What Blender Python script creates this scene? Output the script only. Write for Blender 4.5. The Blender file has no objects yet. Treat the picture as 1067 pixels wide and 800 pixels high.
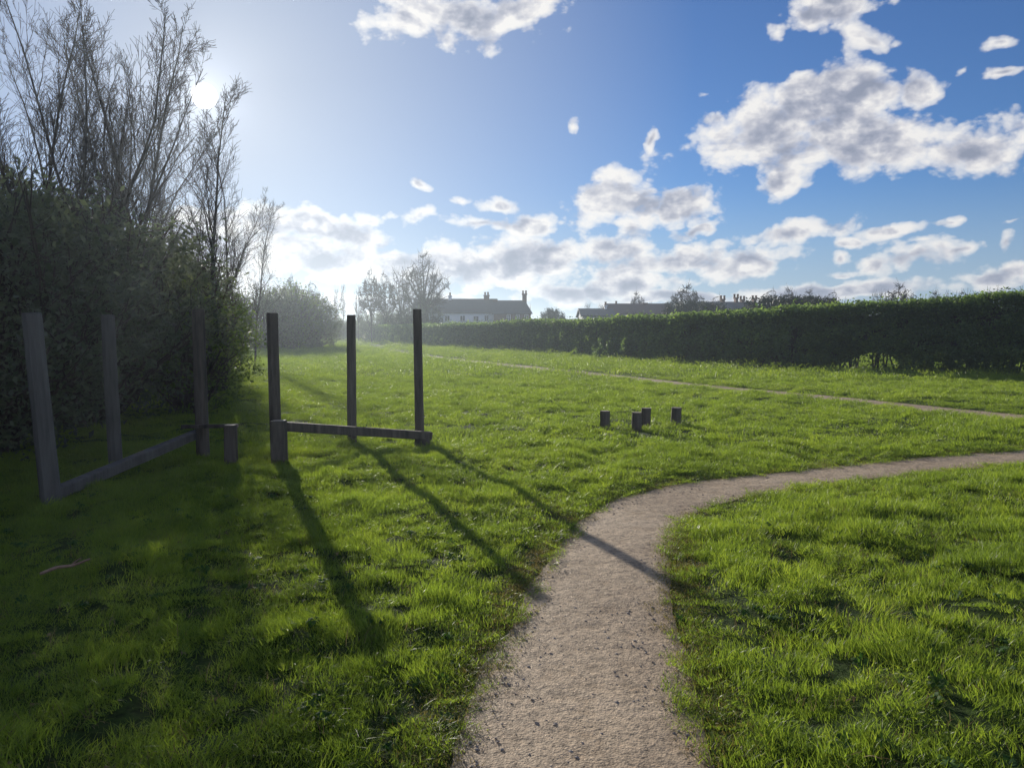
import bpy, math, random
import numpy as np
from mathutils import Vector

R = math.radians
sc = bpy.context.scene
COL = sc.collection
rs = np.random.RandomState(7)
random.seed(7)

# ------------------------------------------------------------------ view geometry
F, CX, CY, EYE, PITCH = 801.0, 533.5, 400.0, 1.6, math.atan(55 / 801.0)
cp, sp = math.cos(PITCH), math.sin(PITCH)

def direction(px, py):
    x = px - CX; u = CY - py
    return x, F * cp + u * sp, u * cp - F * sp          # right, forward, up

def ground_at(px, py):
    x, y, z = direction(px, py)
    k = -EYE / z
    return (x * k, y * k)

def at(px, py, Y):
    x, y, z = direction(px, py)
    k = Y / y
    return (x * k, Y, EYE + z * k)

# ------------------------------------------------------------------ noise
def _h(ix, iy, iz, seed):
    n = (ix * 374761393 + iy * 668265263 + iz * 2147483647 + seed * 1274126177) & 0xFFFFFFFF
    n = ((n ^ (n >> 13)) * 1274126177) & 0xFFFFFFFF
    n = n ^ (n >> 16)
    return (n & 0xFFFFFF) / float(0xFFFFFF)

def vnoise(x, y, z=None, seed=0):
    x = np.asarray(x, float); y = np.asarray(y, float)
    z = np.zeros_like(x) if z is None else np.asarray(z, float)
    ix = np.floor(x).astype(np.int64); iy = np.floor(y).astype(np.int64); iz = np.floor(z).astype(np.int64)
    fx, fy, fz = x - ix, y - iy, z - iz
    fx = fx * fx * (3 - 2 * fx); fy = fy * fy * (3 - 2 * fy); fz = fz * fz * (3 - 2 * fz)
    r = 0
    for a in (0, 1):
        for b in (0, 1):
            for c in (0, 1):
                w = (fx if a else 1 - fx) * (fy if b else 1 - fy) * (fz if c else 1 - fz)
                r = r + w * _h(ix + a, iy + b, iz + c, seed)
    return r

def fbm(x, y, z=None, seed=0, oct=3):
    t, a, s = 0, 1.0, 0
    x = np.asarray(x, float); y = np.asarray(y, float)
    for i in range(oct):
        t = t + a * vnoise(x * 2 ** i, y * 2 ** i, None if z is None else np.asarray(z) * 2 ** i, seed + i * 17)
        s += a; a *= .5
    return t / s

def sstep(a, b, x):
    t = np.clip((x - a) / (b - a), 0, 1)
    return t * t * (3 - 2 * t)

# ------------------------------------------------------------------ scene helpers
def tag(o, label=None, cat=None, group=None, kind=None):
    if label: o['label'] = label
    if cat: o['category'] = cat
    if group: o['group'] = group
    if kind: o['kind'] = kind
    return o

def empty(name, loc=(0, 0, 0), rz=0.0):
    o = bpy.data.objects.new(name, None)
    COL.objects.link(o); o.location = loc; o.rotation_euler = (0, 0, rz)
    o.empty_display_size = .3
    return o

def mesh_np(name, verts, faces, mat=None, smooth=False):
    """faces: list/array of equal or mixed length index tuples"""
    me = bpy.data.meshes.new(name)
    verts = np.asarray(verts, dtype=np.float32).reshape(-1, 3)
    if isinstance(faces, np.ndarray):
        n, k = faces.shape
        me.vertices.add(len(verts)); me.vertices.foreach_set('co', verts.ravel())
        me.loops.add(n * k); me.loops.foreach_set('vertex_index', faces.astype(np.int32).ravel())
        me.polygons.add(n)
        me.polygons.foreach_set('loop_start', np.arange(0, n * k, k, dtype=np.int32))
        me.update(calc_edges=True)
    else:
        me.from_pydata([tuple(map(float, v)) for v in verts], [], [tuple(map(int, f)) for f in faces])
    if smooth:
        me.polygons.foreach_set('use_smooth', np.ones(len(me.polygons), dtype=bool))
    if mat: me.materials.append(mat)
    me.update()
    return me

def obj(name, me, parent=None, loc=None):
    o = bpy.data.objects.new(name, me); COL.objects.link(o)
    if parent: o.parent = parent
    if loc: o.location = loc
    return o

def copy_tree(o, parent=None):
    c = o.copy(); COL.objects.link(c); c.parent = parent
    for ch in [k for k in bpy.data.objects if k.parent == o]:
        copy_tree(ch, c)
    return c

class MB:
    def __init__(s): s.v = []; s.f = []
    def add(s, vs, fs):
        b = len(s.v); s.v += [tuple(v) for v in vs]; s.f += [tuple(b + i for i in f) for f in fs]
    def box(s, x0, x1, y0, y1, z0, z1):
        s.add([(x0,y0,z0),(x1,y0,z0),(x1,y1,z0),(x0,y1,z0),(x0,y0,z1),(x1,y0,z1),(x1,y1,z1),(x0,y1,z1)],
              [(0,3,2,1),(4,5,6,7),(0,1,5,4),(1,2,6,5),(2,3,7,6),(3,0,4,7)])
        return s
    def build(s, name, mat, parent=None, loc=None):
        return obj(name, mesh_np(name, s.v, s.f, mat), parent, loc)

def tubes(polys, cap=True):
    """polys: list of (points Nx3, radii N, sides)"""
    V = []; Fc = []; b = 0
    for P, Rr, n in polys:
        P = np.asarray(P); m = len(P)
        T = np.gradient(P, axis=0); T /= (np.linalg.norm(T, axis=1)[:, None] + 1e-9)
        ref = np.array([.31, .95, .05]) if abs(T[0][2]) > .7 else np.array([.05, .1, 1.0])
        U = np.cross(T, ref); U /= (np.linalg.norm(U, axis=1)[:, None] + 1e-9)
        W = np.cross(T, U)
        a = np.arange(n) * 2 * math.pi / n
        ring = (P[:, None, :] + np.asarray(Rr)[:, None, None] * (np.cos(a)[None, :, None] * U[:, None, :] + np.sin(a)[None, :, None] * W[:, None, :]))
        V.append(ring.reshape(-1, 3))
        i = np.arange(m - 1)[:, None] * n; j = np.arange(n)[None, :]; j2 = (j + 1) % n
        q = np.stack([i + j, i + j2, i + n + j2, i + n + j], -1).reshape(-1, 4) + b
        Fc.append(q); b += m * n
    return np.concatenate(V), np.concatenate(Fc)

# ------------------------------------------------------------------ materials
def new_mat(name):
    m = bpy.data.materials.new(name); m.use_nodes = True
    nt = m.node_tree; nt.nodes.clear()
    out = nt.nodes.new('ShaderNodeOutputMaterial')
    return m, nt, out

def N(nt, t, **kw):
    n = nt.nodes.new(t)
    for k, v in kw.items():
        if k.startswith('i_'):
            n.inputs[k[2:].replace('_', ' ')].default_value = v
        else: setattr(n, k, v)
    return n

def ramp(nt, stops):
    r = nt.nodes.new('ShaderNodeValToRGB'); e = r.color_ramp.elements
    while len(e) < len(stops): e.new(.5)
    for k, (p, c) in zip(e, stops):
        k.position = p; k.color = (c[0], c[1], c[2], 1)
    return r

def solid(name, stops, scale=8, rough=.85, bump=.3, stretch=(1, 1, 1), detail=6, dist=.02, spec=.3):
    m, nt, out = new_mat(name); L = nt.links.new
    tc = N(nt, 'ShaderNodeTexCoord'); mp = N(nt, 'ShaderNodeMapping'); mp.inputs['Scale'].default_value = stretch
    L(tc.outputs['Object'], mp.inputs['Vector'])
    no = N(nt, 'ShaderNodeTexNoise', i_Scale=scale, i_Detail=detail, i_Roughness=.65)
    L(mp.outputs['Vector'], no.inputs['Vector'])
    r = ramp(nt, stops); L(no.outputs['Fac'], r.inputs['Fac'])
    bs = N(nt, 'ShaderNodeBsdfPrincipled'); bs.inputs['Roughness'].default_value = rough
    bs.inputs['Specular IOR Level'].default_value = spec
    L(r.outputs['Color'], bs.inputs['Base Color'])
    bp = N(nt, 'ShaderNodeBump', i_Strength=bump, i_Distance=dist); L(no.outputs['Fac'], bp.inputs['Height'])
    L(bp.outputs['Normal'], bs.inputs['Normal']); L(bs.outputs['BSDF'], out.inputs['Surface'])
    return m

def leafy(name, c0, c1, c2, trans, tfac=.45, rough=.45, spec=.4, pscale=.7, useisland=True):
    """leaf / blade material: colour varies per instance, per leaf and over the place"""
    m, nt, out = new_mat(name); L = nt.links.new
    g = N(nt, 'ShaderNodeNewGeometry')
    oi = N(nt, 'ShaderNodeObjectInfo')
    no = N(nt, 'ShaderNodeTexNoise', i_Scale=pscale, i_Detail=3.0, i_Roughness=.6)
    L(g.outputs['Position'], no.inputs['Vector'])
    a = N(nt, 'ShaderNodeMath', operation='MULTIPLY'); a.inputs[1].default_value = .45
    L(g.outputs['Random Per Island'], a.inputs[0])
    b = N(nt, 'ShaderNodeMath', operation='MULTIPLY_ADD'); b.inputs[1].default_value = .25
    L(oi.outputs['Random'], b.inputs[0]); L(a.outputs[0], b.inputs[2])
    c = N(nt, 'ShaderNodeMath', operation='MULTIPLY_ADD'); c.inputs[1].default_value = .9
    L(no.outputs['Fac'], c.inputs[0]); L(b.outputs[0], c.inputs[2])
    d = N(nt, 'ShaderNodeMath', operation='MULTIPLY_ADD'); d.inputs[1].default_value = 1.0; d.inputs[2].default_value = -.3
    L(c.outputs[0], d.inputs[0])
    r = ramp(nt, [(0.05, c0), (.5, c1), (.95, c2)]); L(d.outputs[0], r.inputs['Fac'])
    bs = N(nt, 'ShaderNodeBsdfPrincipled'); bs.inputs['Roughness'].default_value = rough
    bs.inputs['Specular IOR Level'].default_value = spec
    L(r.outputs['Color'], bs.inputs['Base Color'])
    tr = N(nt, 'ShaderNodeBsdfTranslucent')
    mx = N(nt, 'ShaderNodeMix', data_type='RGBA', blend_type='MULTIPLY'); mx.inputs[0].default_value = 1
    L(r.outputs['Color'], mx.inputs[6]); mx.inputs[7].default_value = (*trans, 1)
    L(mx.outputs[2], tr.inputs['Color'])
    ms = N(nt, 'ShaderNodeMixShader'); ms.inputs[0].default_value = tfac
    L(bs.outputs['BSDF'], ms.inputs[1]); L(tr.outputs['BSDF'], ms.inputs[2]); L(ms.outputs[0], out.inputs['Surface'])
    return m

M = {}
M['grass'] = leafy('grass_blade', (.088, .132, .024), (.172, .25, .036), (.29, .35, .056), (1.85, 1.8, 1.0), tfac=.55, rough=.42, spec=.35)
M['dry'] = leafy('dry_grass', (.10, .09, .02), (.20, .18, .04), (.30, .24, .10), (1.3, 1.2, 1.0), tfac=.4, rough=.6)
M['weed'] = leafy('weed_leaf', (.03, .07, .02), (.05, .11, .025), (.09, .15, .03), (1.6, 1.8, .9), tfac=.35, rough=.65, spec=.15)
M['straw'] = leafy('dead_straw', (.12, .09, .04), (.22, .17, .08), (.34, .28, .16), (1.1, 1.0, .8), tfac=.3, rough=.8, spec=.1)
M['leaf_dark'] = leafy('shrub_leaf', (.065, .074, .055), (.11, .122, .08), (.16, .178, .10), (1.5, 1.6, 1.1), tfac=.45, rough=.5, spec=.3)
M['leaf_ever'] = leafy('evergreen_leaf', (.015, .024, .018), (.025, .038, .024), (.04, .055, .03), (1.2, 1.3, 1.0), tfac=.15, rough=.6, spec=.2)
M['leaf_spring'] = leafy('spring_leaf', (.045, .07, .018), (.09, .13, .025), (.16, .20, .035), (1.5, 1.6, .9), tfac=.5, rough=.5)
M['leaf_hedge'] = leafy('hedge_leaf', (.075, .115, .065), (.125, .18, .08), (.23, .30, .085), (1.9, 2.0, .9), tfac=.5, rough=.55, spec=.25, pscale=.9)
M['bark'] = solid('bark', [(.3, (.045, .038, .032)), (.7, (.12, .10, .085))], scale=6, bump=.6, stretch=(1, 1, .25))
M['twig'] = solid('twig', [(.3, (.05, .038, .032)), (.7, (.10, .075, .06))], scale=3, bump=0)
M['wood'] = solid('weathered_wood', [(.3, (.035, .028, .024)), (.5, (.10, .078, .062)), (.75, (.19, .155, .125))], scale=9, bump=.8, stretch=(1, 1, .12), rough=.8)
M['wood_grey'] = solid('grey_wood', [(.25, (.05, .046, .042)), (.5, (.11, .10, .092)), (.8, (.17, .158, .145))], scale=9, bump=.8, stretch=(1, 1, .12), rough=.8)
M['endgrain'] = solid('cut_wood', [(.3, (.22, .17, .12)), (.7, (.40, .33, .25))], scale=30, bump=.4, rough=.7)
M['render_white'] = solid('white_render', [(.3, (.76, .78, .80)), (.7, (.85, .86, .87))], scale=1.2, bump=.1)
M['brick'] = solid('dark_brick', [(.3, (.12, .07, .055)), (.7, (.22, .13, .10))], scale=5, bump=.2)
M['slate'] = solid('slate_roof', [(.3, (.045, .045, .05)), (.7, (.09, .085, .085))], scale=3, bump=.4, stretch=(1, 6, 6), rough=.6)
M['tile'] = solid('clay_tile_roof', [(.3, (.09, .055, .045)), (.7, (.16, .09, .07))], scale=3, bump=.4, stretch=(1, 6, 6), rough=.7)
M['frame'] = solid('white_paint', [(.3, (.72, .72, .72)), (.7, (.82, .82, .82))], scale=2, bump=0, rough=.5)
M['glass'] = solid('window_glass', [(.3, (.02, .025, .03)), (.7, (.04, .045, .05))], scale=1, bump=0, rough=.08, spec=.6)
M['pot'] = solid('chimney_pot', [(.3, (.20, .10, .06)), (.7, (.30, .17, .10))], scale=4, bump=.1)
M['stone'] = leafy('gravel_stone', (.12, .10, .09), (.26, .22, .19), (.42, .37, .33), (1, 1, 1), tfac=0.0, rough=.8, spec=.3)

# ------------------------------------------------------------------ paths (world outlines measured on the ground)
def spline(pts, n):
    P = np.array(pts, float); P = np.vstack([2 * P[0] - P[1], P, 2 * P[-1] - P[-2]])
    seg = len(P) - 3; out = []
    for t in np.linspace(0, seg - 1e-6, n):
        i = int(t); f = t - i; a, b, c, d = P[i:i + 4]
        out.append(.5 * ((2 * b) + (-a + c) * f + (2 * a - 5 * b + 4 * c - d) * f * f + (-a + 3 * b - 3 * c + d) * f ** 3))
    return np.array(out)

def resample(P, n):
    d = np.r_[0, np.cumsum(np.linalg.norm(np.diff(P, axis=0), axis=1))]
    s = np.linspace(0, d[-1], n)
    return np.c_[np.interp(s, d, P[:, 0]), np.interp(s, d, P[:, 1])]

Lp = [(-1.3, -6.0), (-.75, -2.0), (-.42, 1.2)] + [ground_at(*p) for p in ((476, 800), (494, 745), (520, 690), (545, 645), (560, 605), (588, 568), (612, 541), (645, 521), (700, 507), (760, 499), (850, 489), (960, 478), (1067, 469))] + [(11.5, 11.9), (18, 14.0)]
Rp = [(.30, -6.0), (.55, -2.0), (.64, 1.2)] + [ground_at(*p) for p in ((732, 800), (718, 745), (704, 690), (697, 640), (693, 600), (695, 572), (706, 547), (735, 530), (790, 515), (870, 503), (960, 493), (1067, 484))] + [(11.9, 10.6), (18.4, 12.6)]
Ls = resample(spline(Lp, 400), 240); Rs_ = resample(spline(Rp, 400), 240)
# pair points across by progress, then take centre and half width
C1 = (Ls + Rs_) / 2; W1 = np.linalg.norm(Ls - Rs_, axis=1) / 2
C2 = spline([(12.2, 11.0), (10.9, 12.4)] + [ground_at(*p) for p in ((1067, 435.5), (1000, 429.5), (934, 422.8), (867, 415.5), (800, 409), (720, 401.5), (600, 388), (500, 377.5), (450, 371.8), (410, 366.5), (385, 361.5))], 300)
W2 = np.full(300, .48)
PX = np.vstack([C1, C2])

def in_poly(x, y, poly):
    r = np.zeros(len(x), bool); n = len(poly); j = n - 1
    for i in range(n):
        xi, yi = poly[i]; xj, yj = poly[j]
        if yi != yj:
            c = ((yi > y) != (yj > y)) & (x < (xj - xi) * (y - yi) / (yj - yi) + xi)
            r ^= c
        j = i
    return r
POLY1 = np.vstack([Ls, Rs_[::-1]])
EDGE1 = np.vstack([Ls, Rs_])

def path_dist(x, y):
    """signed distance outside either path's edge (negative on it)"""
    x = np.asarray(x, float).ravel(); y = np.asarray(y, float).ravel()
    out = np.empty(len(x))
    for s in range(0, len(x), 20000):
        a = x[s:s + 20000]; b = y[s:s + 20000]
        d1 = np.sqrt(((a[:, None] - EDGE1[None, :, 0]) ** 2 + (b[:, None] - EDGE1[None, :, 1]) ** 2).min(1))
        ins = in_poly(a, b, POLY1)
        d1 = np.where(ins, -d1, d1)
        d2 = np.sqrt(((a[:, None] - C2[None, :, 0]) ** 2 + (b[:, None] - C2[None, :, 1]) ** 2).min(1)) - .48
        out[s:s + 20000] = np.minimum(d1, d2)
    return out

def relief(x, y, pd):
    m = sstep(.02, .7, pd)
    h = .075 * (fbm(x * .8, y * .8, seed=3, oct=3) - .25) + .042 * (sstep(.4, .8, vnoise(x * 2.6, y * 2.6, seed=9)) ) + .035 * (vnoise(x * 4.5, y * 4.5, seed=19) - .3) + .25 * (vnoise(x * .06, y * .06, seed=21) - .5) * sstep(15, 60, np.hypot(x, y))
    return np.maximum(h, -.02) * m

# ------------------------------------------------------------------ ground: one sheet to the horizon
def axis(near0, near1, step, far):
    a = list(np.arange(near0, near1 + 1e-6, step)); s = step
    v = near1
    while v < far: s *= 1.16; v += s; a.append(min(v, far))
    v = near0; s = step; pre = []
    while v > -far: s *= 1.16; v -= s; pre.append(max(v, -far))
    return np.array(pre[::-1] + a)
gx = axis(-12, 18, .14, 900); gy = axis(0, 22, .14, 900)
X, Y = np.meshgrid(gx, gy); pdg = path_dist(X, Y).reshape(X.shape)
Z = relief(X, Y, pdg) - .004
nx, ny = len(gx), len(gy)
ii = (np.arange(ny - 1)[:, None] * nx + np.arange(nx - 1)[None, :]).ravel()
gf = np.stack([ii, ii + 1, ii + nx + 1, ii + nx], -1)

m, nt, out = new_mat('meadow_soil'); L = nt.links.new
g = N(nt, 'ShaderNodeNewGeometry')
n1 = N(nt, 'ShaderNodeTexNoise', i_Scale=.35, i_Detail=6.0, i_Roughness=.6); n2 = N(nt, 'ShaderNodeTexNoise', i_Scale=14.0, i_Detail=5.0, i_Roughness=.7)
L(g.outputs['Position'], n1.inputs['Vector']); L(g.outputs['Position'], n2.inputs['Vector'])
r1 = ramp(nt, [(.3, (.030, .055, .012)), (.6, (.050, .085, .014)), (.8, (.075, .10, .02))]); r2 = ramp(nt, [(.35, (.35, .35, .35)), (.65, (1.2, 1.2, 1.2))])
L(n1.outputs['Fac'], r1.inputs['Fac']); L(n2.outputs['Fac'], r2.inputs['Fac'])
mx = N(nt, 'ShaderNodeMix', data_type='RGBA', blend_type='MULTIPLY'); mx.inputs[0].default_value = 1
L(r1.outputs['Color'], mx.inputs[6]); L(r2.outputs['Color'], mx.inputs[7])
bs = N(nt, 'ShaderNodeBsdfPrincipled', i_Roughness=.9); bs.inputs['Specular IOR Level'].default_value = .1
L(mx.outputs[2], bs.inputs['Base Color'])
bp = N(nt, 'ShaderNodeBump', i_Strength=.8, i_Distance=.05); L(n2.outputs['Fac'], bp.inputs['Height']); L(bp.outputs['Normal'], bs.inputs['Normal'])
L(bs.outputs['BSDF'], out.inputs['Surface'])
ground = obj('ground', mesh_np('ground', np.c_[X.ravel(), Y.ravel(), Z.ravel()], gf, m, True))
tag(ground, kind='structure')

# ------------------------------------------------------------------ path surfaces
m, nt, out = new_mat('trodden_gravel'); L = nt.links.new
g = N(nt, 'ShaderNodeNewGeometry')
def tex(sc_, det=4.0, ro=.6):
    t = N(nt, 'ShaderNodeTexNoise', i_Scale=sc_, i_Detail=det, i_Roughness=ro); L(g.outputs['Position'], t.inputs['Vector']); return t
a = tex(.9, 5.0); b = tex(38.0, 4.0, .75); v = N(nt, 'ShaderNodeTexVoronoi', i_Scale=95.0); L(g.outputs['Position'], v.inputs['Vector'])
c = tex(5.0, 5.0, .7)
ra = ramp(nt, [(.3, (.33, .238, .145)), (.55, (.46, .345, .218)), (.75, (.53, .41, .275))]); L(a.outputs['Fac'], ra.inputs['Fac'])
rb = ramp(nt, [(.34, (.38, .36, .35)), (.50, (1, 1, 1)), (.70, (1.35, 1.3, 1.28))]); L(b.outputs['Fac'], rb.inputs['Fac'])
rc = ramp(nt, [(.33, (.72, .68, .62)), (.5, (1, 1, 1))]); L(c.outputs['Fac'], rc.inputs['Fac'])
m1 = N(nt, 'ShaderNodeMix', data_type='RGBA', blend_type='MULTIPLY'); m1.inputs[0].default_value = 1
m2 = N(nt, 'ShaderNodeMix', data_type='RGBA', blend_type='MULTIPLY'); m2.inputs[0].default_value = 1
L(ra.outputs['Color'], m1.inputs[6]); L(rb.outputs['Color'], m1.inputs[7]); L(m1.outputs[2], m2.inputs[6]); L(rc.outputs['Color'], m2.inputs[7])
bs = N(nt, 'ShaderNodeBsdfPrincipled', i_Roughness=.75); bs.inputs['Specular IOR Level'].default_value = .35
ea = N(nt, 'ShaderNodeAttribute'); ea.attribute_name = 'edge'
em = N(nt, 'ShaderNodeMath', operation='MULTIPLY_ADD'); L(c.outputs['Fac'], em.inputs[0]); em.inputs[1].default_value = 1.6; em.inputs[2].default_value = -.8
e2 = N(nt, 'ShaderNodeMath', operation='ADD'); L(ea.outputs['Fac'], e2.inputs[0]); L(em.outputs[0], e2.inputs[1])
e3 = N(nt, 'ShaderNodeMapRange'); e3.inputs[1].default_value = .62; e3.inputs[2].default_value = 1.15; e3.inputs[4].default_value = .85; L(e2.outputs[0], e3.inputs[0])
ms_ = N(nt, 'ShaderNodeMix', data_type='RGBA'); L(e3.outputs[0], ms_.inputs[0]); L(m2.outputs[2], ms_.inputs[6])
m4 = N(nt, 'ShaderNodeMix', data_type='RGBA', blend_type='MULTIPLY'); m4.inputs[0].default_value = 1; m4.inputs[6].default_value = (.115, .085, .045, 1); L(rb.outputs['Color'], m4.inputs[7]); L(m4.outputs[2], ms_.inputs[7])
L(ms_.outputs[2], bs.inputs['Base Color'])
b1 = N(nt, 'ShaderNodeBump', i_Strength=.45, i_Distance=.004); L(v.outputs['Distance'], b1.inputs['Height'])
b2 = N(nt, 'ShaderNodeBump', i_Strength=.3, i_Distance=.006); L(b.outputs['Fac'], b2.inputs['Height']); L(b1.outputs['Normal'], b2.inputs['Normal'])
b3 = N(nt, 'ShaderNodeBump', i_Strength=.4, i_Distance=.05); L(c.outputs['Fac'], b3.inputs['Height']); L(b2.outputs['Normal'], b3.inputs['Normal'])
L(b3.outputs['Normal'], bs.inputs['Normal']); L(bs.outputs['BSDF'], out.inputs['Surface'])
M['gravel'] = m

def path_mesh(A, B, name, z=.004, cols=14, over=.10):
    n = len(A); P = []
    d = B - A; d /= np.linalg.norm(d, axis=1)[:, None]
    A = A - d * over * (fbm(A[:, 0] * 2.2, A[:, 1] * 2.2, seed=5)[:, None] * 1.6 - .3)
    B = B + d * over * (fbm(B[:, 0] * 2.2, B[:, 1] * 2.2, seed=6)[:, None] * 1.6 - .3)
    for k in range(cols):
        t = k / (cols - 1.0); q = A * (1 - t) + B * t
        zz = z + .012 * (vnoise(q[:, 0] * 1.7, q[:, 1] * 1.7, seed=31)) * math.sin(math.pi * t)
        P.append(np.c_[q, zz])
    P = np.stack(P, 1).reshape(-1, 3)
    i = (np.arange(n - 1)[:, None] * cols + np.arange(cols - 1)[None, :]).ravel()
    f = np.stack([i, i + 1, i + cols + 1, i + cols], -1)
    me = mesh_np(name, P, f, M['gravel'], True); at_ = me.attributes.new('edge', 'FLOAT', 'POINT')
    e = np.abs(np.linspace(-1, 1, cols)) ** 3; at_.data.foreach_set('value', np.tile(e, n).astype(np.float32))
    return obj(name, me)
tag(path_mesh(Ls, Rs_, 'path'), kind='structure')
T2 = np.gradient(C2, axis=0); T2 /= np.linalg.norm(T2, axis=1)[:, None]; Nn = np.c_[T2[:, 1], -T2[:, 0]]
tag(path_mesh(C2 + Nn * .5, C2 - Nn * .5, 'far_path', z=.008, cols=6), kind='structure')

# ------------------------------------------------------------------ grass (geometry nodes, one object)
def blades(n, rad, hmin, hmax, w, seg, seed, lean=.5, mat='grass', flat=False):
    r = np.random.RandomState(seed)
    ang = r.rand(n) * 2 * math.pi; rr = rad * np.sqrt(r.rand(n)) * (0.55 + .45 * r.rand(n))
    bx, by = rr * np.cos(ang), rr * np.sin(ang)
    h = hmin + (hmax - hmin) * r.rand(n) ** 1.3
    h *= 1 - .45 * (rr / rad) ** 2
    da = ang * .6 + r.randn(n) * 1.2 + 0.0
    ln = h * (np.abs(r.randn(n)) * lean * .55 + .12)
    if flat: ln = h * (1.2 + r.rand(n)); 
    fa = r.rand(n) * math.pi
    wv = w * (.6 + .7 * r.rand(n))
    V = []; 
    ts = np.linspace(0, 1, seg + 1)
    for k, t in enumerate(ts):
        x = bx + np.cos(da) * ln * t ** 1.8; y = by + np.sin(da) * ln * t ** 1.8
        z = h * (t - .18 * t * t * (ln / h)) - .01
        if flat: z = h * .35 * np.sin(t * 2.6) + .003
        ww = wv * (1 - t ** 1.6) * .5 + (.0002)
        V.append(np.c_[x - np.cos(fa) * ww, y - np.sin(fa) * ww, z])
        V.append(np.c_[x + np.cos(fa) * ww, y + np.sin(fa) * ww, z])
    V = np.stack(V, 1)                         # n, 2(seg+1), 3
    q = []
    for k in range(seg):
        q.append([2 * k, 2 * k + 1, 2 * k + 3, 2 * k + 2])
    q = np.array(q)[None] + (np.arange(n) * 2 * (seg + 1))[:, None, None]
    me = mesh_np('tuft', V.reshape(-1, 3), q.reshape(-1, 4), M[mat])
    return me

def proto(me): return bpy.data.objects.new('tuft', me)
protos = []
for s in range(4): protos.append(proto(blades(210, .15, .025, .085, .0034, 3, 10 + s, lean=.95)))            # 0-3 near
for s in range(3): protos.append(proto(blades(260, .30, .03, .085, .0065, 2, 30 + s, lean=.95)))               # 4-6 mid
for s in range(3): protos.append(proto(blades(260, .9, .04, .11, .022, 1, 50 + s, lean=1.0)))      # 7-9 far
for s in range(2): protos.append(proto(blades(70, .15, .02, .05, .0035, 2, 70 + s, lean=1.2, mat='dry')))   # 10-11 dry edge
for s in range(2): protos.append(proto(blades(80, .11, .06, .135, .0036, 3, 80 + s, lean=.8)))       # 12-13 tall rank

def rosette(seed, n, ln, wd, mat):
    r = np.random.RandomState(seed); V = []; q = []
    for k in range(n):
        a = k * 2.4 + r.rand() * .6; l = ln * (.6 + .6 * r.rand()); w_ = wd * (.7 + .5 * r.rand()); b = len(V)
        for t, ww, zz in ((.05, .15, .008), (.35, .8, .03), (.7, 1, .036), (1, .1, .02)):
            c = np.array([math.cos(a) * l * t, math.sin(a) * l * t, zz * (.6 + r.rand() * .8)]); pr = np.array([-math.sin(a), math.cos(a), .15]) * w_ * ww * .5
            V += [c - pr, c + pr]
        for i in range(3): q.append((b + 2 * i, b + 2 * i + 1, b + 2 * i + 3, b + 2 * i + 2))
    return mesh_np('tuft', V, np.array(q), M[mat])
for s in range(2): protos.append(proto(rosette(90 + s, 9, .045, .019, 'weed')))                      # 14-15 broad leaved weeds
for s in range(2): protos.append(proto(blades(9, .12, .05, .11, .003, 3, 95 + s, lean=1.6, mat='straw')))   # 16-17 dead straws
protos.append(proto(rosette(99, 2, .045, .03, 'straw')))                                           # 18 dead leaf
pts, rot, scl, idx = [], [], [], []
def scatter(n, fn, ids, base, zs=(.5, 1.5), margin=.0, filt=None):
    x, y = fn(n)
    pd = path_dist(x, y)
    edge = (fbm(x * 3, y * 3, seed=44) - .5) * .16
    k = pd + edge > margin
    if filt is not None: k &= filt(x, y, pd)
    x, y, pd = x[k], y[k], pd[k]
    z = relief(x, y, pd)
    cl = fbm(x * 2.6, y * 2.6, seed=61, oct=3)
    big = fbm(x * .5, y * .5, seed=77, oct=2)
    hz = zs[0] + (zs[1] - zs[0]) * (.75 * sstep(.34, .70, cl * .75 + big * .25) ** 1.3 + .25 * sstep(.45, .8, fbm(x * 6, y * 6, seed=15, oct=2)))
    hz *= .45 + .55 * sstep(0, .45, pd)
    b = base * (.8 + .4 * rs.rand(len(x)))
    pts.append(np.c_[x, y, z]); rot.append(np.c_[rs.randn(len(x)) * .24, rs.randn(len(x)) * .24, rs.rand(len(x)) * 6.28])
    scl.append(np.c_[b, b, hz * (.85 + .3 * rs.rand(len(x))) * np.minimum(base, 1.3)]); idx.append(np.asarray(ids)[rs.randint(0, len(ids), len(x))])

def wedge(y0, y1, pad=1.5, p=1.0):
    def fn(n):
        y = np.sqrt(rs.rand(n) * (y1 ** 2 - y0 ** 2) + y0 ** 2) if y0 > 0 else y0 + (y1 - y0) * rs.rand(n)
        hw = np.abs(y) * .74 + pad
        return (rs.rand(n) * 2 - 1) * hw, y
    return fn
def rect(x0, x1, y0, y1): return lambda n: (x0 + (x1 - x0) * rs.rand(n), y0 + (y1 - y0) * rs.rand(n))
scatter(5200, rect(-5.5, 6.0, .6, 6.2), [0, 1, 2, 3], 1.0)
scatter(7000, wedge(5.8, 10.5, 1.5), [0, 1, 2, 3], 1.15)
scatter(12500, wedge(9.8, 26, 2), [4, 5, 6], 1.0, zs=(.4, 1.6))
scatter(16000, wedge(24, 75, 5), [7, 8, 9], 1.0, zs=(.4, 1.6), margin=.35)
scatter(9000, wedge(70, 160, 10), [7, 8, 9], 2.2, zs=(.5, 1.2), margin=1.5)
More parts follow.
